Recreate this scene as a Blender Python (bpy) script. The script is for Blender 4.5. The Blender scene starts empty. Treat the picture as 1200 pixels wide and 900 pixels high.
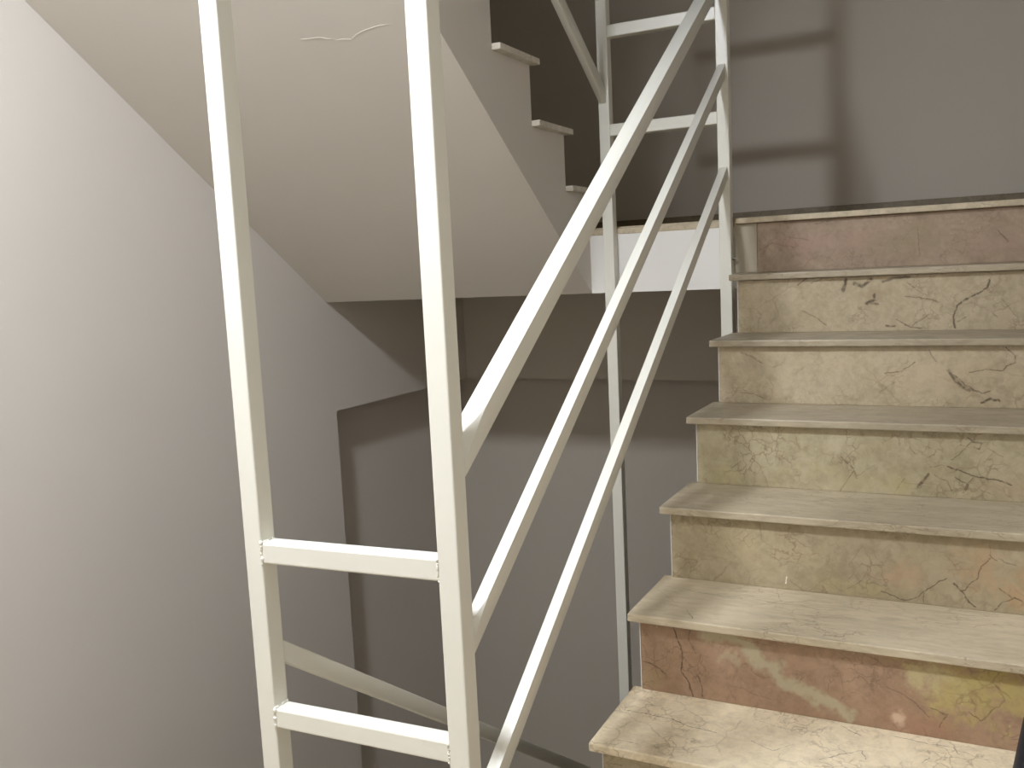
import bpy, bmesh, math, random
from mathutils import Vector, Matrix

random.seed(7)
scene = bpy.context.scene
COL = scene.collection

# ------------------------------------------------------------------ camera
CAM_POS = Vector((0.713308, -1.662947, 0.973962))
CAM_R = Vector((0.892194893, 0.449094381, -0.047984476))
CAM_U = Vector((-0.012486214, 0.130727648, 0.991339688))
CAM_F = Vector((-0.451477981, 0.883869062, -0.122242029))
cam_data = bpy.data.cameras.new('camera')
cam_data.sensor_fit = 'HORIZONTAL'
cam_data.sensor_width = 36.0
cam_data.lens = 36.0 * 1086.4677 / 1200.0
cam_data.clip_start = 0.02
cam = bpy.data.objects.new('camera', cam_data)
COL.objects.link(cam)
mw = Matrix((CAM_R, CAM_U, -CAM_F)).transposed().to_4x4()
mw.translation = CAM_POS
cam.matrix_world = mw
scene.camera = cam

# ------------------------------------------------------------------ world, exposure
world = bpy.data.worlds.new('world')
scene.world = world
world.use_nodes = True
wb = world.node_tree.nodes['Background']
wb.inputs['Color'].default_value = (0.9, 0.92, 1.0, 1)
wb.inputs['Strength'].default_value = 0.02
scene.view_settings.view_transform = 'Standard'
scene.view_settings.look = 'None'
scene.view_settings.gamma = 1.0
scene.view_settings.use_curve_mapping = False
scene.view_settings.exposure = 0.0
scene.cycles.max_bounces = 12
scene.cycles.diffuse_bounces = 8
LAMP_POS = (-0.535, -1.10, 2.555)
LAMP_GLOW = 358.0            # emission of the opal diffuser
LAMP_RADIUS = 0.150
LAMP_DEPTH = 0.080
LAMP_COLOR = (0.93, 0.985, 1.085)

# ------------------------------------------------------------------ measures (metres)
H = 0.185            # rise
G = 0.25304          # going
T = 0.0192           # tread thickness
RO = 0.0195          # nosing overhang in front of riser
RX = 0.0237          # nosing overhang at the well side
XR = 1.28            # right wall
XL = -1.80           # left wall
XS = -0.575          # well side of the left flights
YF = 1.5445          # face of the landing towards the well
YB = 2.72            # back wall
ZL = 6 * H           # intermediate landing level
ZB = 0.873           # underside of the landing
ZF = -3 * H          # this storey's floor
ST = 18 * H          # storey height
SL = H / G

# ------------------------------------------------------------------ helpers
def tag(o, label=None, cat=None, group=None, kind=None):
    if label: o['label'] = label
    if cat: o['category'] = cat
    if group: o['group'] = group
    if kind: o['kind'] = kind
    return o

def link(name, me, mat, parent=None, loc=(0, 0, 0)):
    o = bpy.data.objects.new(name, me)
    COL.objects.link(o)
    o.location = loc
    if mat and len(me.materials) == 0:
        me.materials.append(mat)
    if parent: o.parent = parent
    return o

def empty(name, loc=(0, 0, 0)):
    o = bpy.data.objects.new(name, None)
    o.empty_display_size = 0.1
    COL.objects.link(o)
    o.location = loc
    return o

def to_mesh(bm, name, smooth=False):
    bmesh.ops.recalc_face_normals(bm, faces=bm.faces)
    me = bpy.data.meshes.new(name)
    bm.to_mesh(me)
    bm.free()
    if smooth:
        for p in me.polygons: p.use_smooth = True
    return me

def bevel_sharp(bm, w, seg=2, ang=28):
    if w <= 0: return
    bmesh.ops.recalc_face_normals(bm, faces=bm.faces)
    es = [e for e in bm.edges if len(e.link_faces) == 2 and e.calc_face_angle(0) > math.radians(ang)]
    bmesh.ops.bevel(bm, geom=es, offset=w, segments=seg, profile=0.5, affect='EDGES', clamp_overlap=True)

def add_box(bm, lo, hi):
    vs = [bm.verts.new((x, y, z)) for z in (lo[2], hi[2]) for y in (lo[1], hi[1]) for x in (lo[0], hi[0])]
    for f in ((0, 2, 3, 1), (4, 5, 7, 6), (0, 1, 5, 4), (2, 6, 7, 3), (0, 4, 6, 2), (1, 3, 7, 5)):
        bm.faces.new([vs[i] for i in f])

def box_obj(name, lo, hi, mat, parent=None, bev=0.0, seg=2, origin=None):
    org = Vector(origin) if origin else Vector(lo)
    bm = bmesh.new()
    add_box(bm, Vector(lo) - org, Vector(hi) - org)
    bevel_sharp(bm, bev, seg)
    me = to_mesh(bm, name)
    return link(name, me, mat, parent, org)

def add_prism_x(bm, prof, x0, x1):
    """closed (y, z) profile pulled along X"""
    a = [bm.verts.new((x0, y, z)) for y, z in prof]
    b = [bm.verts.new((x1, y, z)) for y, z in prof]
    n = len(prof)
    bm.faces.new(a); bm.faces.new(list(reversed(b)))
    for i in range(n):
        j = (i + 1) % n
        bm.faces.new((a[i], b[i], b[j], a[j]))

def add_loft(bm, rings):
    vs = [[bm.verts.new(p) for p in r] for r in rings]
    n = len(rings[0])
    for i in range(len(vs) - 1):
        for j in range(n):
            k = (j + 1) % n
            bm.faces.new((vs[i][j], vs[i][k], vs[i + 1][k], vs[i + 1][j]))
    bm.faces.new(vs[0]); bm.faces.new(list(reversed(vs[-1])))

# ------------------------------------------------------------------ node helpers
class NT:
    def __init__(self, tree): self.t = tree; self.n = tree.nodes; self.l = tree.links
    def new(self, kind, **kw):
        nd = self.n.new(kind)
        for k, v in kw.items(): setattr(nd, k, v)
        return nd
    def put(self, sock, v):
        if v is None: return
        if isinstance(v, bpy.types.NodeSocket): self.l.new(v, sock)
        elif isinstance(v, (tuple, list)) and len(v) == 3 and sock.type == 'RGBA': sock.default_value = (*v, 1)
        else: sock.default_value = v
    def math(self, op, a, b=None, c=None, clamp=False):
        nd = self.new('ShaderNodeMath', operation=op, use_clamp=clamp)
        for i, v in enumerate((a, b, c)):
            if v is not None: self.put(nd.inputs[i], v)
        return nd.outputs[0]
    def vmath(self, op, a, b=None, scale=None):
        nd = self.new('ShaderNodeVectorMath', operation=op)
        self.put(nd.inputs[0], a)
        if b is not None: self.put(nd.inputs[1], b)
        if scale is not None: self.put(nd.inputs['Scale'], scale)
        return nd.outputs['Value'] if op in ('LENGTH', 'DOT_PRODUCT', 'DISTANCE') else nd.outputs['Vector']
    def noise(self, vec, scale, detail=4, rough=0.55, dist=0.0, out='Fac'):
        nd = self.new('ShaderNodeTexNoise')
        self.put(nd.inputs['Vector'], vec)
        nd.inputs['Scale'].default_value = scale
        nd.inputs['Detail'].default_value = detail
        nd.inputs['Roughness'].default_value = rough
        nd.inputs['Distortion'].default_value = dist
        return nd.outputs[out]
    def edge(self, vec, scale, rnd=1.0):
        nd = self.new('ShaderNodeTexVoronoi', feature='DISTANCE_TO_EDGE')
        self.put(nd.inputs['Vector'], vec)
        nd.inputs['Scale'].default_value = scale
        nd.inputs['Randomness'].default_value = rnd
        return nd.outputs['Distance']
    def step(self, v, a, b, lo=0.0, hi=1.0):
        nd = self.new('ShaderNodeMapRange', interpolation_type='SMOOTHSTEP')
        self.put(nd.inputs['Value'], v)
        nd.inputs['From Min'].default_value = a; nd.inputs['From Max'].default_value = b
        nd.inputs['To Min'].default_value = lo; nd.inputs['To Max'].default_value = hi
        return nd.outputs['Result']
    def mix(self, fac, a, b, blend='MIX'):
        nd = self.new('ShaderNodeMix', data_type='RGBA', blend_type=blend)
        self.put(nd.inputs['Factor'], fac)
        self.put(nd.inputs[6], a); self.put(nd.inputs[7], b)
        return nd.outputs[2]

def new_mat(name, rough=0.5, spec=0.5, base=(0.8, 0.8, 0.8)):
    m = bpy.data.materials.new(name)
    m.use_nodes = True
    nt = NT(m.node_tree)
    b = m.node_tree.nodes['Principled BSDF']
    b.inputs['Base Color'].default_value = (*base, 1)
    b.inputs['Roughness'].default_value = rough
    b.inputs['Specular IOR Level'].default_value = spec
    return m, nt, b

def bump(nt, b, height, strength, dist):
    nd = nt.new('ShaderNodeBump')
    nd.inputs['Strength'].default_value = strength
    nd.inputs['Distance'].default_value = dist
    nt.put(nd.inputs['Height'], height)
    nt.l.new(nd.outputs['Normal'], b.inputs['Normal'])

def seg_group():
    """distance of a point to a segment in the plane of the slab"""
    g = bpy.data.node_groups.new('segment_distance', 'ShaderNodeTree')
    for n in ('P', 'A', 'B'):
        g.interface.new_socket(n, in_out='INPUT', socket_type='NodeSocketVector')
    g.interface.new_socket('D', in_out='OUTPUT', socket_type='NodeSocketFloat')
    nt = NT(g)
    gi = nt.new('NodeGroupInput'); go = nt.new('NodeGroupOutput')
    P, A, B = gi.outputs[0], gi.outputs[1], gi.outputs[2]
    pa = nt.vmath('SUBTRACT', P, A); ba = nt.vmath('SUBTRACT', B, A)
    h = nt.math('DIVIDE', nt.vmath('DOT_PRODUCT', pa, ba), nt.vmath('DOT_PRODUCT', ba, ba), clamp=True)
    d = nt.vmath('LENGTH', nt.vmath('SUBTRACT', pa, nt.vmath('SCALE', ba, scale=h)))
    nt.l.new(d, go.inputs[0])
    return g
SEG = seg_group()

def poly_mask(nt, P, polys, soft=1.6):
    """strength of drawn veins at P; polys = [(points3, half width, strength)]"""
    out = None
    for pts, w, s in polys:
        dm = None
        for a, b in zip(pts[:-1], pts[1:]):
            nd = nt.new('ShaderNodeGroup'); nd.node_tree = SEG
            nt.put(nd.inputs[0], P)
            nd.inputs[1].default_value = a; nd.inputs[2].default_value = b
            dm = nd.outputs[0] if dm is None else nt.math('MINIMUM', dm, nd.outputs[0])
        v = nt.step(dm, w * 0.35, w * (1.0 + soft), s, 0.0)
        out = v if out is None else nt.math('MAXIMUM', out, v)
    return out

def marble(name, base_a, base_b, vein, seed, axis, veins=0.6, streak=False, cracks=(), patches=(), pale=(), rough=0.34):
    """procedural marble. axis 'xz' for risers, 'xy' for treads; drawn marks are in slab coordinates"""
    m, nt, b = new_mat(name, rough, 0.45)
    tc = nt.new('ShaderNodeTexCoord').outputs['Object']
    sep = nt.new('ShaderNodeSeparateXYZ'); nt.put(sep.inputs[0], tc)
    P0 = tc
    off = nt.vmath('ADD', tc, (seed * 3.17, seed * 1.93, seed * 0.71))
    if streak:
        mp = nt.new('ShaderNodeMapping'); nt.put(mp.inputs['Vector'], off)
        mp.inputs['Scale'].default_value = (0.38, 1.5, 1.5)
        cloudv = mp.outputs['Vector']
    else:
        cloudv = off
    wv = nt.vmath('SUBTRACT', nt.noise(off, 9, 4, 0.6, out='Color'), (0.5, 0.5, 0.5))
    warped = nt.vmath('ADD', cloudv, nt.vmath('SCALE', wv, scale=0.075))
    cloud = nt.noise(cloudv, 7.5, 6, 0.6, 0.5)
    col = nt.mix(nt.step(cloud, 0.32, 0.68), base_a, base_b)
    mid = nt.noise(cloudv, 26, 5, 0.7, 0.6)
    col = nt.mix(nt.step(mid, 0.40, 0.70, 0.0, 0.70), col, tuple(c * 0.80 for c in base_a))
    grain = nt.noise(cloudv, 70, 4, 0.65)
    col = nt.mix(nt.step(grain, 0.35, 0.75, 0.0, 0.30), col, tuple(min(1, c * 1.28) for c in base_b))
    # soft coloured regions of the stone
    fray = nt.step(nt.noise(off, 34, 5, 0.7), 0.3, 0.7, -0.45, 0.55) if patches else None
    for (pc, rx, rz, pcol, st) in patches:
        c3 = (pc[0], 0, pc[1]) if axis == 'xz' else (pc[0], pc[1], 0)
        d = nt.vmath('SUBTRACT', P0, c3)
        inv = (1 / rx, 0, 1 / rz) if axis == 'xz' else (1 / rx, 1 / rz, 0)
        d = nt.vmath('LENGTH', nt.vmath('ADD', nt.vmath('MULTIPLY', d, inv), nt.vmath('SCALE', wv, scale=3.6)))
        d = nt.math('ADD', d, fray)
        col = nt.mix(nt.step(d, 0.25, 1.55, st, 0.0), col, pcol)
    # fine web of veins
    gate = nt.step(nt.noise(off, 5.0, 3, 0.6), 0.46, 0.66)
    v1 = nt.step(nt.edge(warped, 11), 0.003, 0.030, 1.0, 0.0)
    col = nt.mix(nt.math('MULTIPLY', nt.math('MULTIPLY', v1, gate), 0.75 * veins), col, vein)
    gate2 = nt.step(nt.noise(off, 8.0, 3, 0.6), 0.47, 0.62)
    warped2 = nt.vmath('ADD', cloudv, nt.vmath('SCALE', wv, scale=0.12))
    v2 = nt.step(nt.edge(warped2, 30), 0.005, 0.060, 1.0, 0.0)
    col = nt.mix(nt.math('MULTIPLY', nt.math('MULTIPLY', v2, gate2), 0.95 * veins), col, vein)
    spk = nt.step(nt.noise(off, 130, 2, 0.5), 0.70, 0.78)
    col = nt.mix(nt.math('MULTIPLY', spk, 0.30), col, (0.72, 0.64, 0.48))
    def three(pts): return [((p[0], 0, p[1]) if axis == 'xz' else (p[0], p[1], 0)) for p in pts]
    flat = nt.vmath('MULTIPLY', P0, (1, 0, 1) if axis == 'xz' else (1, 1, 0))
    jag = nt.vmath('SCALE', nt.vmath('SUBTRACT', nt.noise(off, 55, 3, 0.6, out='Color'), (0.5, 0.5, 0.5)), scale=0.012)
    Pj = nt.vmath('MULTIPLY', nt.vmath('ADD', flat, jag), (1, 0, 1) if axis == 'xz' else (1, 1, 0))
    if pale:
        jag2 = nt.vmath('ADD', nt.vmath('SCALE', wv, scale=0.11), nt.vmath('SCALE', nt.vmath('SUBTRACT', nt.noise(off, 40, 4, 0.7, out='Color'), (0.5, 0.5, 0.5)), scale=0.035))
        Pp = nt.vmath('MULTIPLY', nt.vmath('ADD', flat, jag2), (1, 0, 1) if axis == 'xz' else (1, 1, 0))
        col = nt.mix(poly_mask(nt, Pp, [(three(p), w, s) for p, w, s in pale], 0.9), col, (0.47, 0.42, 0.28))
    dark = [(three(p), w, s) for p, w, s in cracks if s > 0]
    white = [(three(p), w, -s) for p, w, s in cracks if s < 0]
    if dark:
        brk = nt.step(nt.noise(off, 95, 2, 0.5), 0.30, 0.55, 0.35, 1.0)
        col = nt.mix(nt.math('MULTIPLY', poly_mask(nt, Pj, dark), brk), col, tuple(c * 0.42 for c in vein))
    if white:
        col = nt.mix(poly_mask(nt, Pj, white), col, (0.85, 0.80, 0.66))
    nt.put(b.inputs['Base Color'], col)
    rr = nt.step(nt.noise(off, 14, 4, 0.6), 0.3, 0.7, rough - 0.05, rough + 0.14)
    nt.put(b.inputs['Roughness'], rr)
    bump(nt, b, nt.noise(off, 60, 4, 0.6), 0.10, 0.002)
    return m

def paint(name, col, rough, mott=0.03, bumpy=0.05, scale=160, spec=0.35):
    m, nt, b = new_mat(name, rough, spec, col)
    tc = nt.new('ShaderNodeTexCoord').outputs['Object']
    n1 = nt.noise(tc, 1.6, 4, 0.5)
    c = nt.mix(nt.step(n1, 0.3, 0.7), tuple(x * (1 - mott) for x in col), tuple(min(1, x * (1 + mott)) for x in col))
    nt.put(b.inputs['Base Color'], c)
    hgt = nt.math('ADD', nt.noise(tc, scale, 3, 0.6), nt.math('MULTIPLY', nt.noise(tc, 4.0, 3, 0.5), 2.0))
    bump(nt, b, hgt, bumpy, 0.0015)
    return m

WALL = paint('wall_paint', (0.59, 0.552, 0.50), 0.5, 0.015, 0.10)
BACKW = paint('wall_paint_dimmed', (0.515, 0.472, 0.405), 0.75, 0.015, 0.10)  # wall paint darkened: weaker light at the back put into the colour
SOFFIT = paint('soffit_paint', (0.66, 0.62, 0.56), 0.50, 0.02, 0.10)
FASCIA = paint('fascia_paint', (0.80, 0.785, 0.745), 0.45, 0.02, 0.08)
PLASTER = paint('beige_plaster', (0.44, 0.39, 0.30), 0.7, 0.06, 0.25)  # beige, darker than the fascia beside it
CEIL = paint('ceiling_paint', (0.74, 0.72, 0.69), 0.6)
METAL = paint('cream_enamel', (0.735, 0.72, 0.635), 0.33, 0.02, 0.22, 55, 0.5)
STEEL = new_mat('dull_steel', 0.4, 0.5, (0.25, 0.24, 0.20))[0]; STEEL.node_tree.nodes['Principled BSDF'].inputs['Metallic'].default_value = 0.8
BLACK = paint('black_fabric', (0.010, 0.011, 0.017), 0.6, 0.1, 0.3, 300, 0.3)
BASEB = marble('brown_skirting_marble', (0.16, 0.125, 0.07), (0.21, 0.165, 0.10), (0.08, 0.055, 0.03), 21, 'xz', 0.4)
RISER_MARKS = {
    1: {'cr': [([(0.0151, 0.1368), (0.0431, 0.1389)], 0.00053, 0.6)], 'pt': [], 'st': []},
    2: {'cr': [([(0.0783, 0.159), (0.0893, 0.1264), (0.0983, 0.0957), (0.0934, 0.0587), (0.1123, 0.0295), (0.1194, -0.0017)], 0.00099, 0.8), ([(0.1156, 0.1601), (0.113, 0.1339), (0.1298, 0.1064)], 0.00061, 0.6), ([(0.0051, 0.0672), (0.0334, 0.0614), (0.0571, 0.0447)], 0.00122, 0.75), ([(0.1286, 0.0563), (0.1397, 0.032), (0.143, 0.0065)], 0.00091, 0.7), ([(0.5267, 0.0931), (0.5589, 0.0803), (0.5828, 0.0645), (0.6065, 0.0398)], 0.00076, 0.45), ([(0.6064, 0.0615), (0.6375, 0.0528), (0.6222, 0.0247)], 0.00091, 0.5), ([(0.6755, 0.065), (0.6982, 0.0515), (0.72, 0.0819)], 0.00091, 0.5), ([(0.2238, 0.1536), (0.2877, 0.1474)], 0.00046, 0.4), ([(0.7119, 0.1364), (0.7489, 0.1079)], 0.00076, 0.4)], 'pt': [((0.7195, 0.1203), 0.1291, 0.079, (0.43, 0.345, 0.13), 0.9), ((0.6138, 0.1167), 0.0638, 0.0334, (0.5, 0.43, 0.25), 0.6), ((0.4445, 0.1905), 0.0911, 0.0182, (0.46, 0.4, 0.26), 0.5), ((0.5909, 0.0224), 0.0911, 0.0273, (0.36, 0.19, 0.12), 0.5), ((0.5462, 0.0287), 0.0122, 0.0122, (0.62, 0.45, 0.32), 0.8), ((0.0267, 0.0398), 0.0273, 0.0334, (0.33, 0.25, 0.12), 0.5)], 'st': [([(0.1389, 0.1613), (0.2234, 0.1302), (0.2871, 0.1011), (0.3404, 0.0713), (0.4013, 0.0398), (0.4438, 0.0173)], 0.0122, 0.75), ([(0.1852, 0.095), (0.2319, 0.0886)], 0.0076, 0.4)]},
    3: {'cr': [([(0.4906, 0.022), (0.516, 0.0129), (0.5411, 0.0039), (0.5676, 0.0151), (0.5815, 0.0307), (0.6109, 0.0557), (0.628, 0.0655)], 0.00086, 0.75), ([(0.5815, 0.0287), (0.5799, 0.0046)], 0.00069, 0.6), ([(0.64, 0.0551), (0.6571, 0.0376), (0.6725, 0.0161), (0.6843, 0.0078)], 0.00112, 0.85), ([(0.6571, 0.0395), (0.6721, 0.0549), (0.6853, 0.0718), (0.6949, 0.0998), (0.7111, 0.1187)], 0.00086, 0.7), ([(0.7108, 0.1472), (0.7111, 0.1244), (0.7243, 0.1143)], 0.00077, 0.6), ([(0.7209, 0.0047), (0.737, 0.024), (0.7611, 0.0385), (0.7741, 0.0324)], 0.00086, 0.7), ([(0.7284, 0.0537), (0.7531, 0.0375)], 0.00086, 0.6), ([(0.7275, 0.1185), (0.76, 0.1104)], 0.00069, 0.5), ([(0.4167, 0.0174), (0.4503, 0.0417), (0.4687, 0.0741)], 0.00052, 0.45), ([(0.4225, 0.0753), (0.4504, 0.1227)], 0.00052, 0.4), ([(0.2228, 0.1181), (0.2193, 0.1558)], 0.00086, 0.4), ([(0.1358, 0.093), (0.1604, 0.0696)], 0.00052, 0.35), ([(0.2795, 0.0141), (0.2817, 0.0313)], 0.00086, -1)], 'pt': [((0.5373, 0.0674), 0.0515, 0.0412, (0.47, 0.31, 0.19), 0.55), ((0.6882, 0.103), 0.0515, 0.0481, (0.47, 0.31, 0.18), 0.55), ((0.7641, 0.0578), 0.0447, 0.0447, (0.47, 0.3, 0.16), 0.6), ((0.2185, 0.1008), 0.1202, 0.0515, (0.54, 0.44, 0.26), 0.3), ((0.4317, 0.0192), 0.0687, 0.024, (0.48, 0.42, 0.2), 0.3)], 'st': []},
    4: {'cr': [([(0.6184, 0.0802), (0.6466, 0.069), (0.6854, 0.0566), (0.7291, 0.0509), (0.7579, 0.0423)], 0.00115, 0.85), ([(0.554, 0.0251), (0.5693, 0.0454), (0.5769, 0.0566)], 0.00192, 0.85), ([(0.6605, 0.1493), (0.6771, 0.1417), (0.6917, 0.1402), (0.6883, 0.1255), (0.6773, 0.1292)], 0.00105, 0.7), ([(0.6277, 0.0933), (0.6516, 0.1197), (0.6734, 0.1457)], 0.00067, 0.6), ([(0.5342, 0.125), (0.5478, 0.1043)], 0.00067, 0.5), ([(0.5806, 0.0739), (0.609, 0.0818)], 0.00067, 0.5), ([(0.372, 0.0914), (0.4027, 0.0598), (0.4109, 0.0382)], 0.00105, 0.6), ([(0.4109, 0.0426), (0.4534, 0.0735)], 0.00057, 0.45), ([(0.4027, 0.0554), (0.3716, 0.0023)], 0.00077, 0.5), ([(0.6374, 0.0516), (0.6654, 0.0365), (0.6527, 0.0145)], 0.00096, 0.7), ([(0.6745, 0.0538), (0.6526, 0.0209)], 0.00077, 0.6), ([(0.6932, 0.0235), (0.7206, 0.0149)], 0.00067, 0.5), ([(0.0946, 0.0475), (0.1178, 0.0651)], 0.00096, 0.5), ([(0.5228, 0.0448), (0.5032, 0.011)], 0.00067, 0.5), ([(0.7046, 0.1283), (0.7372, 0.1092)], 0.00067, 0.45), ([(0.5902, 0.0574), (0.6188, 0.0399), (0.634, 0.0133)], 0.00067, 0.5)], 'pt': [((0.4027, 0.0377), 0.115, 0.0268, (0.42, 0.36, 0.2), 0.4), ((0.5072, 0.0178), 0.0422, 0.0192, (0.43, 0.38, 0.19), 0.5), ((0.0756, 0.0182), 0.0383, 0.0268, (0.45, 0.4, 0.2), 0.5), ((0.7474, 0.0271), 0.0575, 0.0192, (0.46, 0.33, 0.21), 0.4)], 'st': []},
    5: {'cr': [([(0.6129, 0.0991), (0.6233, 0.0787), (0.6439, 0.0562), (0.6642, 0.0475)], 0.00275, 0.8), ([(0.6253, 0.0856), (0.656, 0.0587), (0.6903, 0.0388), (0.7101, 0.0459)], 0.00148, 0.7), ([(0.6926, 0.014), (0.7104, 0.0234), (0.7321, 0.0194)], 0.0019, 0.9), ([(0.6617, 0.0927), (0.6995, 0.1019), (0.7408, 0.0977), (0.7484, 0.111), (0.7657, 0.1199), (0.7673, 0.1376), (0.7437, 0.1597)], 0.00095, 0.7), ([(0.4551, 0.0888), (0.5002, 0.0961), (0.5319, 0.1217)], 0.00095, 0.7), ([(0.4399, 0.0369), (0.4789, 0.0656)], 0.00074, 0.4), ([(0.5651, 0.1538), (0.5819, 0.1218)], 0.00085, 0.5), ([(0.0643, 0.1484), (0.0937, 0.1359), (0.1251, 0.1161)], 0.00106, 0.55), ([(0.0937, 0.1384), (0.1105, 0.121)], 0.00074, 0.4), ([(0.0622, 0.0305), (0.1042, 0.0262), (0.1285, 0.0167)], 0.00085, 0.5), ([(0.1539, 0.1063), (0.1779, 0.1113)], 0.00063, 0.4)], 'pt': [((0.6499, 0.0586), 0.0465, 0.019, (0.33, 0.24, 0.15), 0.45), ((0.5884, 0.0853), 0.1903, 0.0423, (0.55, 0.44, 0.29), 0.3)], 'st': []},
    6: {'cr': [([(0.1841, 0.1452), (0.2121, 0.165)], 0.00139, 0.8), ([(0.222, 0.1491), (0.2545, 0.1608)], 0.00093, 0.6), ([(0.3256, 0.1555), (0.3157, 0.1227)], 0.00301, 1), ([(0.3473, 0.1445), (0.3689, 0.1336), (0.3951, 0.1554)], 0.00324, 0.9), ([(0.4281, 0.1466), (0.4561, 0.1555), (0.4999, 0.1587)], 0.00254, 0.7), ([(0.3807, 0.0825), (0.4045, 0.0945), (0.4022, 0.1072)], 0.00254, 0.9), ([(0.3879, 0.0874), (0.414, 0.0791)], 0.00185, 0.8), ([(0.7078, 0.141), (0.7017, 0.1196), (0.6782, 0.1036), (0.6501, 0.0899), (0.6262, 0.0711), (0.6155, 0.0372), (0.6202, 0.0076)], 0.00173, 0.9), ([(0.6267, 0.0247), (0.6485, 0.0365)], 0.00104, 0.6), ([(0.4863, 0.1022), (0.5435, 0.093), (0.5795, 0.0822)], 0.00104, 0.6), ([(0.4633, 0.0352), (0.5005, 0.0119), (0.5326, 0.0065)], 0.00127, 0.7), ([(0.4353, 0.0155), (0.4611, 0.0151)], 0.00185, 0.9), ([(0.5051, 0.0144), (0.555, 0.0483)], 0.00104, 0.5), ([(0.196, 0.0665), (0.2337, 0.0474), (0.266, 0.0207)], 0.00093, 0.6), ([(0.4931, 0.1417), (0.5275, 0.1133)], 0.00093, 0.5), ([(0.7155, 0.0472), (0.7306, 0.0349)], 0.00093, 0.5), ([(0.7426, 0.0825), (0.7771, 0.0339)], 0.00081, 0.4), ([(0.1014, 0.1191), (0.1246, 0.0999)], 0.00069, 0.35)], 'pt': [((0.3927, 0.11), 0.0463, 0.0185, (0.3, 0.21, 0.13), 0.35)], 'st': []},
    7: {'cr': [([(0.1148, 0.1116), (0.1776, 0.0996)], 0.00126, 0.3), ([(0.7303, 0.0961), (0.7559, 0.0615)], 0.00151, 0.5), ([(0.5051, 0.1153), (0.513, 0.0301)], 0.001, 0.35), ([(-0.0126, 0.0561), (0.0589, 0.0951), (0.1282, 0.0772)], 0.001, 0.3), ([(0.1969, 0.1511), (0.2503, 0.1586)], 0.00188, 0.35)], 'pt': [((0.1964, 0.0875), 0.1507, 0.0352, (0.4, 0.255, 0.195), 0.6), ((0.5054, 0.0703), 0.1306, 0.0502, (0.285, 0.225, 0.135), 0.6), ((0.7196, 0.0456), 0.1256, 0.0352, (0.37, 0.255, 0.19), 0.5)], 'st': []},
}
TREAD_MARKS = {
    1: [([(0.0264, 0.1628), (0.0662, 0.1614), (0.1245, 0.1592), (0.177, 0.1397), (0.2318, 0.1379)], 0.00071, 0.85), ([(0.0491, 0.0317), (0.0819, 0.0335), (0.0971, 0.0321)], 0.00055, 0.5), ([(0.3042, 0.1289), (0.3517, 0.1044), (0.3855, 0.1464)], 0.00063, 0.55), ([(0.4411, 0.1054), (0.4761, 0.1399), (0.5125, 0.1683), (0.5235, 0.1383)], 0.00071, 0.6), ([(0.5604, 0.2522), (0.6318, 0.244), (0.6746, 0.2468), (0.6827, 0.2223)], 0.00079, 0.6), ([(0.6344, 0.1894), (0.6206, 0.1638)], 0.00063, 0.6), ([(0.4608, 0.2588), (0.5026, 0.2294)], 0.00071, 0.7), ([(0.3029, 0.2167), (0.385, 0.1982)], 0.00048, 0.5)],
    2: [([(0.0721, 0.1973), (0.1821, 0.1735), (0.2327, 0.2154)], 0.00064, 0.55), ([(0.3172, 0.1853), (0.3692, 0.2151), (0.4162, 0.2143)], 0.00073, 0.6), ([(0.121, 0.0648), (0.1477, 0.0195)], 0.00073, 0.6), ([(0.175, 0.3798), (0.2817, 0.2694), (0.3071, 0.1876)], 0.00055, 0.45), ([(0.7041, 0.168), (0.736, 0.1994), (0.7597, 0.1881)], 0.00064, 0.4), ([(0.014, 0.1773), (0.0781, 0.1074)], 0.00055, 0.35)],
    3: [([(0.5196, 0.126), (0.5919, 0.1553), (0.611, 0.137)], 0.00072, 0.4), ([(0.1232, 0.0868), (0.1872, 0.0877)], 0.00062, 0.35)],
    4: [],
    5: [([(0.2002, -0.0897), (0.2065, -0.0382)], 0.00254, 0.5)],
    6: [],
}
BEIGE_A, BEIGE_B, VEIN = (0.485, 0.405, 0.262), (0.575, 0.490, 0.335), (0.20, 0.140, 0.080)
TRD_A, TRD_B = (0.475, 0.400, 0.275), (0.555, 0.475, 0.338)
RISER_BASE = {1: (BEIGE_A, BEIGE_B), 2: ((0.355, 0.225, 0.140), (0.44, 0.295, 0.192)), 3: ((0.49, 0.405, 0.245), (0.58, 0.485, 0.32)),
              4: ((0.47, 0.40, 0.24), (0.575, 0.50, 0.335)), 5: ((0.50, 0.415, 0.27), (0.585, 0.495, 0.34)),
              6: ((0.49, 0.405, 0.26), (0.575, 0.48, 0.33)), 7: ((0.31, 0.226, 0.152), (0.395, 0.295, 0.207))}

# ------------------------------------------------------------------ the setting
def struct(name, boxes, mat, extra=None):
    bm = bmesh.new()
    for lo, hi in boxes: add_box(bm, lo, hi)
    if extra: extra(bm)
    o = link(name, to_mesh(bm, name), mat)
    return tag(o, kind='structure')

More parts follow.
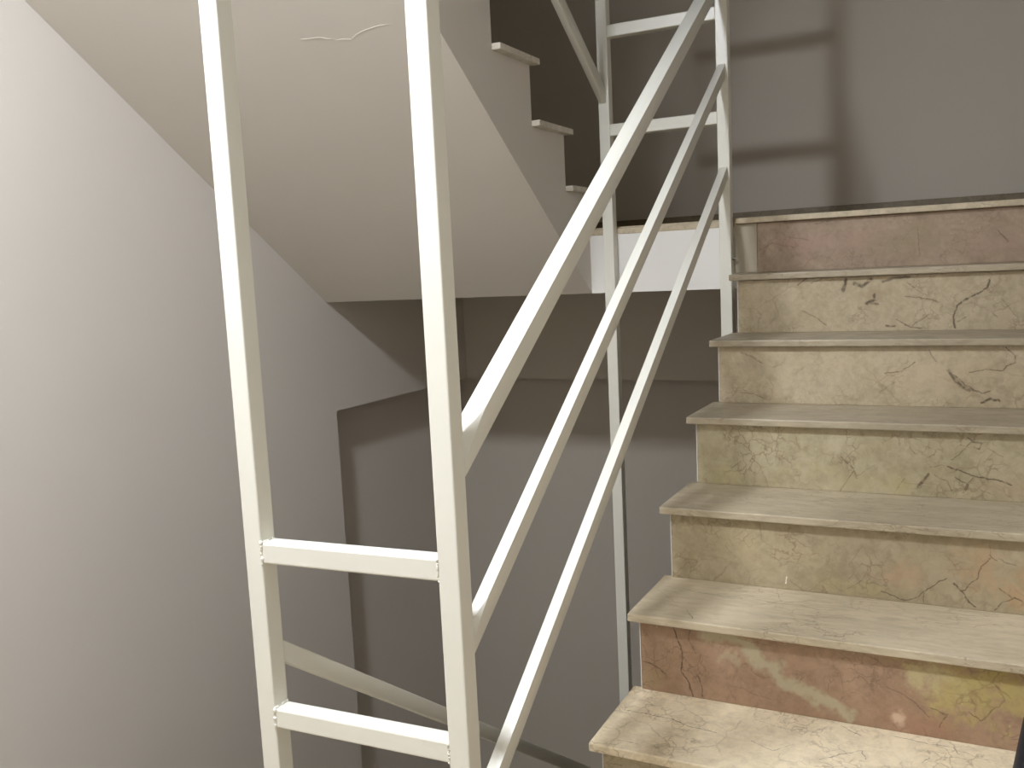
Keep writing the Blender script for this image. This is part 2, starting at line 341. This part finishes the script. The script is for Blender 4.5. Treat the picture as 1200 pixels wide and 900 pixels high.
ZLOW, ZTOP, YN = -4.2, 4.75, -2.75
REC = 0.14                      # depth of the niche in the lower wall
ZN = 0.398                      # top of the niche
struct('wall_left', [((XL - 0.34, YN, ZN), (XL, YB + 0.34, ZTOP)),
                     ((XL - 0.34, YN, ZLOW), (XL, 1.56, ZN)),
                     ((XL - 0.34, 1.56, ZLOW), (XL - REC, YB + REC, ZN)),
                     ((XL - REC, 1.56, ZLOW), (XL, YB + REC, ZL - ST))], WALL)
struct('wall_back', [((XL, YB, ZN), (XR, YB + 0.34, ZTOP)),
                     ((XL - REC, YB + REC, ZLOW), (XR, YB + 0.34, ZN))], BACKW)
struct('wall_right', [((XR, YN, ZLOW), (XR + 0.2, YB + 0.34, ZTOP))], WALL)
struct('wall_front', [((XL, YN - 0.2, ZLOW), (XR, YN, ZTOP))], WALL)

FLOOR_MARBLE = marble('floor_marble', TRD_A, TRD_B, VEIN, 31, 'xy', 0.5)
struct('floor', [((XL, YN, ZF - 0.2), (XR, -2 * G + RO, ZF)),
                 ((XL, YN, ZF - ST - 0.2), (XR, YB + REC, ZF - ST))], FLOOR_MARBLE)

def ceil_extra(bm):
    # the next storey's right flight and landing, closing the shaft over the stairs
    y0, z0 = -0.45, ZF + ST - 0.2
    y1, z1 = YF, ZB + ST
    add_prism_x(bm, [(y0, z0), (y1, z1), (YB, z1), (YB, z1 + 0.22), (y1, z1 + 0.22), (y0, z0 + 0.3)], RX, XR)
    add_box(bm, (XL, YF, z1), (RX, YB, z1 + 0.22))
struct('ceiling', [((XL, YN, ZF + ST - 0.2), (XR, -0.45, ZF + ST)), ((XL, YN, ZTOP), (XR, YB, ZTOP + 0.1))], CEIL, ceil_extra)
box = box_obj('baseboard_back', (XL, YB - 0.014, ZL), (XR, YB, ZL + 0.076), BASEB, bev=0.002)
tag(box, kind='structure')

# ------------------------------------------------------------------ right flight: marble treads and risers on a painted body
def stair_body(name, prof, x0, x1, mat, parent):
    bm = bmesh.new(); add_prism_x(bm, prof, x0, x1)
    return link(name, to_mesh(bm, name), mat, parent)

flight = empty('stair_flight', (RX, -2 * G, ZF))
tag(flight, 'beige marble stair flight rising to the landing, on the right of the well', 'stairs')
fl = Vector(flight.location)

def child(o):
    """keep a part where it is in the world when it gets its thing as parent"""
    p = o.parent
    o.location = Vector(o.location) - Vector(p.location)
    return o

k0 = -1                                   # first tread above the floor
prof = []
for k in range(k0, 7):                    # core under the slabs
    yr = (k - 1) * G + RO + 0.018
    prof.append((yr, (k - 2) * H - T if k > k0 else ZF - 0.25))
    prof.append((yr, (k - 1) * H - T))
prof.append((YF - 0.001, 5 * H - T)); prof.append((YF - 0.001, ZB))
prof.append(((k0 - 1) * G + RO + 0.35, ZF - 0.25))
child(stair_body('flight_body', prof, RX + 0.002, XR - 0.001, WALL, flight))

RISER_LABEL = {2: 'pinkish brown marble riser with a pale diagonal streak and ochre end', 7: 'dull pink marble riser under the landing edge',
               6: 'cream marble riser with dark brown cracks', 5: 'cream marble riser with a brown stain',
               4: 'yellowish marble riser with a web of cracks', 3: 'cream marble riser with orange patches'}
for k in range(k0, 8):
    mk = RISER_MARKS.get(k, {'cr': [], 'pt': [], 'st': []})
    a, b2 = RISER_BASE.get(k, (BEIGE_A, BEIGE_B))
    rf = {2: 0.87, 3: 0.72, 4: 0.78, 5: 0.82, 6: 0.82, 7: 0.97}.get(k, 0.8)
    a, b2 = tuple(c * rf for c in a), tuple(c * rf for c in b2)
    mr = marble('riser_marble', a, b2, VEIN if k not in (2, 7) else (0.13, 0.075, 0.045), 2 + k * 1.37, 'xz',
                {4: 0.7, 3: 0.6, 2: 0.45, 7: 0.32}.get(k, 0.5), False, mk['cr'], mk['pt'], mk['st'])
    x0 = RX if k < 7 else 0.0335
    y0 = (k - 1) * G + RO
    z0, z1 = (k - 2) * H, (k - 1) * H - T
    if k == k0: z0 = ZF
    o = box_obj('riser', (x0, y0, z0 - 0.0), (XR - 0.001, y0 + (0.018 if k < 7 else 0.006), z1 - 0.0012), mr, flight, 0.0012, 1, origin=(RX, y0, (k - 2) * H))
    child(o)
    if k in RISER_LABEL: o['label'] = RISER_LABEL[k]
    if k < 7:                              # white filler along the well side edge of the slab
        e = box_obj('edge_filler', (-0.0018, -0.0004, z0 - (k - 2) * H + 0.002), (-0.0001, 0.0175, z1 - (k - 2) * H - 0.003), FASCIA, o)
        e['label'] = 'thin white filler line'
    if k == 7: continue
    tf = {1: 1.42, 2: 1.04, 3: 0.88, 4: 0.76, 5: 0.74, 6: 0.74}.get(k, 0.9)      # differing stone, plus upper treads' dimmer look at grazing view put into colour
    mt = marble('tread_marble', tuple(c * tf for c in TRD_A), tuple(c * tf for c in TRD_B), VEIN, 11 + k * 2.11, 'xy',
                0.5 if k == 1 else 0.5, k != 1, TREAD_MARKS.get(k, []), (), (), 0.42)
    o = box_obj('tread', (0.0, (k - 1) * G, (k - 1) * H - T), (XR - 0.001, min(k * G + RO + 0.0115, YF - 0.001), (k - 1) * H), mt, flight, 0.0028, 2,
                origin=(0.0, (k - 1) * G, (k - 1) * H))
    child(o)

# ------------------------------------------------------------------ landing
landing = empty('stair_landing', (XS, YF, ZB))
tag(landing, 'stair landing with white painted edge and thin marble nosing above the well', 'landing')
child(box_obj('slab', (XL + 0.001, YF, ZB), (XR - 0.001, YB - 0.001, ZL - T - 0.001), FASCIA, landing))
nose_m = marble('nosing_marble', TRD_A, TRD_B, VEIN, 41, 'xz', 0.4)
child(box_obj('floor_slab', (XL + 0.001, YF + 0.02, ZL - T), (XR - 0.001, YB - 0.015, ZL), FLOOR_MARBLE, landing))
child(box_obj('nosing', (-0.036, 6 * G, ZL - T), (XR - 0.001, YF + 0.0195, ZL), nose_m, landing, 0.0028))
child(box_obj('nosing', (XS, YF - 0.003, ZL - T - 0.008), (-0.0365, YF + 0.0195, ZL - 0.008), nose_m, landing, 0.0025))
o = child(box_obj('plaster_patch', (-0.043, YF - 0.0075, 5 * H + 0.001), (0.0325, YF - 0.001, ZL - T - 0.001), PLASTER, landing, 0.001, 1))
o['label'] = 'beige plaster strip beside the railing post'

# ------------------------------------------------------------------ upper left flight, seen from below
upper = empty('stair_flight', (XS, YF, ZB))
tag(upper, 'grey painted stair flight seen from below, climbing to the left above the well', 'stairs')
U0, UZ = 1.595, 1.252                     # first riser face, first tread top
NU = 9
rise = (ZF + ST - UZ) / (NU - 1)          # close to H: ends on the next floor
prof = [(YF - 0.0005, ZB), (YF - 0.0005, ZL - T - 0.001), (YF - 0.0005, ZL + 0.0005), (U0 - 0.004, ZL + 0.0005)]
for j in range(1, NU + 1):
    yr = U0 - (j - 1) * 0.2525
    zt = UZ + (j - 1) * rise - T
    prof.append((yr - 0.004, zt))
    if j < NU: prof.append((yr - 0.004 - 0.2525, zt))
yend = U0 - (NU - 1) * 0.2525 - 0.004
prof.append((yend, ZB + SL * (YF - yend)))
# de-duplicate the vertical joins
clean = []
for p in prof:
    if not clean or (abs(p[0] - clean[-1][0]) + abs(p[1] - clean[-1][1])) > 1e-5: clean.append(p)
child(stair_body('flight_body', clean, XL + 0.001, XS, SOFFIT, upper))
for j in range(1, NU):
    yr = U0 - (j - 1) * 0.2525
    zt = UZ + (j - 1) * rise
    mt = marble('tread_marble', (0.56, 0.51, 0.42), (0.66, 0.61, 0.52), VEIN, 51 + j * 2.3, 'xy', 0.5, True)
    child(box_obj('tread', (XL + 0.001, yr - 0.2525 - 0.0035, zt - T), (XS + 0.028, yr + 0.018, zt), mt, upper, 0.0025))
    if j > 1:
        mr = marble('riser_marble', BEIGE_A, BEIGE_B, VEIN, 71 + j * 1.7, 'xz', 0.5)
        child(box_obj('riser', (XL + 0.001, yr - 0.0035, zt - rise + 0.0005), (XS - 0.004, yr, zt - T - 0.0005), mr, upper, 0.001, 1))
    else:
        mr = marble('riser_marble', BEIGE_A, BEIGE_B, VEIN, 71 + j * 1.7, 'xz', 0.5)
        child(box_obj('riser', (XL + 0.001, yr - 0.0035, ZL + 0.001), (XS - 0.004, yr, zt - T - 0.0005), mr, upper, 0.001, 1))
# hairline crack standing proud in the plaster of the soffit
crk = [[(-1.0002, .4926), (-.985, .494), (-.9352, .497), (-.915, .505), (-.905, .506)], [(-.8949, .5122), (-.87, .513), (-.8444, .5179), (-.82, .508), (-.7945, .5018), (-.7345, .4964), (-.6956, .4994)]]
bm = bmesh.new()
for line in crk:
    rings = []
    for i, (x, y) in enumerate(line):
        z = ZB + SL * (YF - y)
        e = 0.0005 if i in (0, len(line) - 1) else 0.0011
        n = Vector((0, -SL, -1)).normalized()
        tdir = Vector((0, 1, -SL)).normalized()
        c = Vector((x, y, z))
        rings.append([c + tdir * e - n * 0.001, c + n * e * 0.8 + tdir * e * 0.3, c + n * e * 0.8 - tdir * e * 0.3, c - tdir * e - n * 0.001])
    add_loft(bm, rings)
o = link('plaster_crack', to_mesh(bm, 'plaster_crack'), SOFFIT, upper)
o['label'] = 'thin raised crack in the soffit plaster'
child(o)

# ------------------------------------------------------------------ lower left flight and lower landing (down the well)
lower = empty('stair_flight', (XS, -2 * G, ZF - 1.2))
tag(lower, 'marble stair flight going down on the left, behind the lower railing bar', 'stairs')
ZLL = ZL - ST
prof = []
for j in range(0, 9):
    y = -2 * G + RO + 0.02 + j * G
    prof.append((y, ZF - T - j * H - 0.001))
    prof.append((y + G, ZF - T - j * H - 0.001) if j < 8 else (YF - 0.001, ZF - T - j * H - 0.001))
prof.append((YF - 0.001, ZLL - 0.237)); prof.append((-2 * G + RO + 0.02, ZF - 0.45))
child(stair_body('flight_body', prof, XL + 0.001, XS, SOFFIT, lower))
for j in range(0, 9):
    y = -2 * G + RO + 0.02 + j * G
    mt = marble('tread_marble', TRD_A, TRD_B, VEIN, 91 + j * 2.3, 'xy', 0.5, True)
    y1 = min(y + G + 0.02, YF - 0.001)
    child(box_obj('tread', (XL + 0.001, y + (0.001 if j == 0 else 0.0), ZF - T - j * H), (XS + 0.028, y1, ZF - j * H), mt, lower, 0.0025))
    if j < 8:
        mr = marble('riser_marble', BEIGE_A, BEIGE_B, VEIN, 111 + j * 1.7, 'xz', 0.5)
        child(box_obj('riser', (XL + 0.001, y + G, ZF - (j + 1) * H + 0.0005), (XS - 0.0005, y + G + 0.018, ZF - j * H - T - 0.0005), mr, lower, 0.001, 1))
low_landing = empty('stair_landing', (XS, YF, ZLL - 0.237))
tag(low_landing, 'lower stair landing deep down the well, mostly hidden by the steps', 'landing')
child(box_obj('slab', (XL + 0.001, YF, ZLL - 0.237), (XR - 0.001, YB + REC - 0.001, ZLL - T), FASCIA, low_landing))
child(box_obj('floor_slab', (XL + 0.001, YF + 0.001, ZLL - T), (XR - 0.001, YB + REC - 0.001, ZLL), FLOOR_MARBLE, low_landing))

# ------------------------------------------------------------------ the railing: one welded frame round the well
rail = empty('stair_railing', (-0.0666, -0.38, ZF))
tag(rail, 'cream enamelled square tube railing welded round the stair well', 'railing')
PX_R, PX_L = (-0.0866, -0.0466), (-0.507, -0.467)
PY_N, PY_F = (-0.40, -0.36), (1.50, 1.54)
ZP0, ZP1 = ZLL - 0.2, ZF + ST + 1.1

def post(px, py, z0=ZP0, z1=ZP1):
    o = box_obj('post', (px[0], py[0], z0), (px[1], py[1], z1), METAL, rail, 0.0028, 2)
    return child(o)
p_rn = post(PX_R, PY_N); p_ln = post(PX_L, PY_N); p_rf = post(PX_R, PY_F); p_lf = post(PX_L, PY_F)

def sloped(xc, w, y0, zt0, y1, zt1, perp, blend0=0.0, blend1=0.0, bev=0.003, name='sloped_rail'):
    """rectangular tube between two posts; ends cut plumb. blend: length over which the top right edge is ground into the post"""
    sl = (zt1 - zt0) / (y1 - y0)
    hv = perp * math.sqrt(1 + sl * sl)
    ys = [0.0]
    L = y1 - y0
    if blend0: ys += [blend0 * f for f in (0.15, 0.35, 0.6, 0.8, 1.0)]
    if blend1: ys += [L - blend1 * f for f in (1.0, 0.6, 0.3)]
    ys.append(L)
    rings = []
    for y in ys:
        zt = zt0 + sl * y
        cut = 0.0
        if blend0 and y < blend0:
            t = 1 - y / blend0; cut = t * t * 0.85
        if blend1 and y > L - blend1:
            t = 1 - (L - y) / blend1; cut = max(cut, t * t * 0.4)
        xa, xb = xc - w / 2, xc + w / 2
        yy = y0 + y
        rings.append([Vector((xa, yy, zt)), Vector((xb - w * cut, yy, zt)), Vector((xb, yy, zt - hv * (cut * 0.75))) if cut > 0 else Vector((xb, yy, zt - 0.0001)),
                      Vector((xb, yy, zt - hv)), Vector((xa, yy, zt - hv))])
    bm = bmesh.new()
    if not (blend0 or blend1):
        rings = [[r[0], r[1], r[3], r[4]] for r in rings]
        add_loft(bm, rings)
        bevel_sharp(bm, bev, 2)
        me = to_mesh(bm, name)
    else:
        add_loft(bm, rings)
        bmesh.ops.recalc_face_normals(bm, faces=bm.faces)
        bevel_sharp(bm, bev * 0.55, 2, 50)
        me = to_mesh(bm, name)
    for p in me.polygons: p.use_smooth = True
    me.set_sharp_from_angle(angle=math.radians(32))
    o = link(name, me, METAL, rail)
    o.location = -Vector(rail.location)
    return o

XCR, XCL = -0.0666, -0.487
# right flight, up to the landing
sloped(XCR, 0.040, -0.361, 0.687, 1.501, 1.9335, 0.041, 0.10, 0, 0.003)
sloped(XCR, 0.024, -0.361, 0.360, 1.501, 1.616, 0.036, 0.09, 0, 0.004)
sloped(XCR, 0.024, -0.361, 0.030, 1.501, 1.282, 0.036, 0.09, 0, 0.004)
# left flight, going down
for dz in (0, -0.33, -0.66):
    sloped(XCL, 0.025, -0.361, 0.2975 + dz, 1.501, -1.012 + dz, 0.0365, 0, 0, 0.003)
# left flight, climbing from the landing
for dz in (0, 0.35, 0.70):
    sloped(XCL - 0.003, 0.025, -0.361, 1.592 + 0.672 * 1.861 + dz, 1.501, 1.592 + dz, 0.045, 0, 0, 0.003)

def short(py, z0, z1, dz=0.0, name='cross_rail'):
    x0, x1 = PX_L[1] - 0.001, PX_R[0] + 0.001
    bm = bmesh.new()
    a = [Vector((x0, y, z)) for y, z in ((py[0], z0), (py[1], z0), (py[1], z1), (py[0], z1))]
    b = [Vector((x1, v.y, v.z + dz)) for v in a]
    add_loft(bm, [a, b])
    bevel_sharp(bm, 0.0035, 2)
    me = to_mesh(bm, name)
    o = link(name, me, METAL, rail)
    o.location = -Vector(rail.location)
    return o

def weld(parent, pts, r=0.0046):
    """row of weld lumps along a joint"""
    bm = bmesh.new()
    for a, b in zip(pts[:-1], pts[1:]):
        a, b = Vector(a), Vector(b)
        n = max(2, int((b - a).length / 0.0042))
        for i in range(n):
            p = a.lerp(b, (i + random.random() * 0.5) / n) + Vector([random.uniform(-.0012, .0012) for _ in range(3)])
            s = r * random.uniform(0.65, 1.15)
            bmesh.ops.create_icosphere(bm, subdivisions=1, radius=s, matrix=Matrix.Translation(p) @ Matrix.Diagonal((0.9, 0.9, random.uniform(0.7, 1.4), 1)))
    o = link('weld_bead', to_mesh(bm, 'weld_bead', True), METAL, parent)
    return o

NB = (-0.3995, -0.3615)
for z0, z1 in ((0.4575, 0.4965), (0.137, 0.1745), (-0.19, -0.152)):
    o = short(NB, z0, z1, 0.008)
    weld(o, [(PX_L[1], NB[0] + 0.001, z0), (PX_L[1], NB[0] + 0.001, z1), (PX_L[1], NB[1], z1)])
    weld(o, [(PX_R[0], NB[0] + 0.001, z0 + 0.008), (PX_R[0], NB[0] + 0.001, z1 + 0.008)], 0.0036)
for z0, z1 in ((1.7615, 1.803), (1.4245, 1.466), (2.085, 2.125)):
    short((1.501, 1.539), z0, z1)
# bolt that fixes the far right post to the stair side
bm = bmesh.new()
bmesh.ops.create_cone(bm, cap_ends=True, segments=6, radius1=0.005, radius2=0.005, depth=0.006, matrix=Matrix.Rotation(math.pi / 2, 4, 'Y'))
bmesh.ops.create_cone(bm, cap_ends=True, segments=12, radius1=0.0025, radius2=0.0025, depth=0.016, matrix=Matrix.Rotation(math.pi / 2, 4, 'Y'))
o = link('bolt', to_mesh(bm, 'bolt'), STEEL, p_rf)
o.location = Vector((-0.042, 1.512, 0.975)) - Vector((PX_R[0], PY_F[0], ZP0))

# ------------------------------------------------------------------ black bag on the bottom step, cut by the corner of the picture
bag = empty('black_bag', (0.92, -0.12, -H))
tag(bag, 'black bag standing on the stairs, cut off by the lower right corner', 'bag')
rings = []
zs = [0.0, 0.012, 0.10, 0.22, 0.34, 0.45, 0.53, 0.55]
for i, z in enumerate(zs):
    xl = 0.7130 + 0.150 * z
    xr = 1.13 - 0.10 * z
    dep = 0.082 * (1 - 0.55 * (z / 0.55) ** 1.6)
    ins = (0.015, 0.004, 0, 0, 0, 0, 0.004, 0.012)[i]
    cx, hw, hd = (xl + xr) / 2, (xr - xl) / 2 - ins, dep - ins * 0.6
    ring = []
    for s in range(24):
        a = 2 * math.pi * s / 24
        ca, sa = math.cos(a), math.sin(a)
        e = 0.38
        ring.append(Vector((cx - 0.92 + hw * math.copysign(abs(ca) ** e, ca), hd * math.copysign(abs(sa) ** e, sa), z)))
    rings.append(ring)
bm = bmesh.new(); add_loft(bm, rings)
link('bag_body', to_mesh(bm, 'bag_body', True), BLACK, bag)
for sy in (-1, 1):
    bm = bmesh.new()
    ringsh = []
    for i in range(17):
        a = math.pi * i / 16
        c = Vector((0.085 * math.cos(a), sy * 0.034, 0.52 + 0.13 * math.sin(a)))
        t = Vector((-0.085 * math.sin(a), 0, 0.13 * math.cos(a))).normalized()
        n = t.cross(Vector((0, 1, 0)))
        ringsh.append([c + n * 0.004 + Vector((0, 0.012, 0)), c + n * 0.004 - Vector((0, 0.012, 0)), c - n * 0.004 - Vector((0, 0.012, 0)), c - n * 0.004 + Vector((0, 0.012, 0))])
    add_loft(bm, ringsh)
    link('handle', to_mesh(bm, 'handle', True), BLACK, bag)

# ------------------------------------------------------------------ ceiling lamp over the floor landing
lamp = empty('ceiling_lamp', (LAMP_POS[0], LAMP_POS[1], ZF + ST - 0.2))
tag(lamp, 'flat round opal ceiling lamp over the head of the well', 'lamp')
bm = bmesh.new()
bmesh.ops.create_cone(bm, cap_ends=True, segments=40, radius1=LAMP_RADIUS + 0.008, radius2=LAMP_RADIUS + 0.004, depth=0.0195, matrix=Matrix.Translation((0, 0, -0.00976)))
link('lamp_base', to_mesh(bm, 'lamp_base'), METAL, lamp)
GL, nt, b = new_mat('opal_glass', 0.3, 0.5, (0.9, 0.9, 0.88))
b.inputs['Emission Color'].default_value = (*LAMP_COLOR, 1)
b.inputs['Emission Strength'].default_value = LAMP_GLOW
rings = []
for i in range(9):
    a = math.pi / 2 * i / 9
    rings.append([Vector((LAMP_RADIUS * math.cos(a) * math.cos(t), LAMP_RADIUS * math.cos(a) * math.sin(t), -LAMP_DEPTH * math.sin(a)))
                  for t in [2 * math.pi * q / 36 for q in range(36)]])
bm = bmesh.new()
add_loft(bm, rings)
o = link('diffuser', to_mesh(bm, 'diffuser', True), GL, lamp)
o.location = (0, 0, LAMP_POS[2] - (ZF + ST - 0.2))
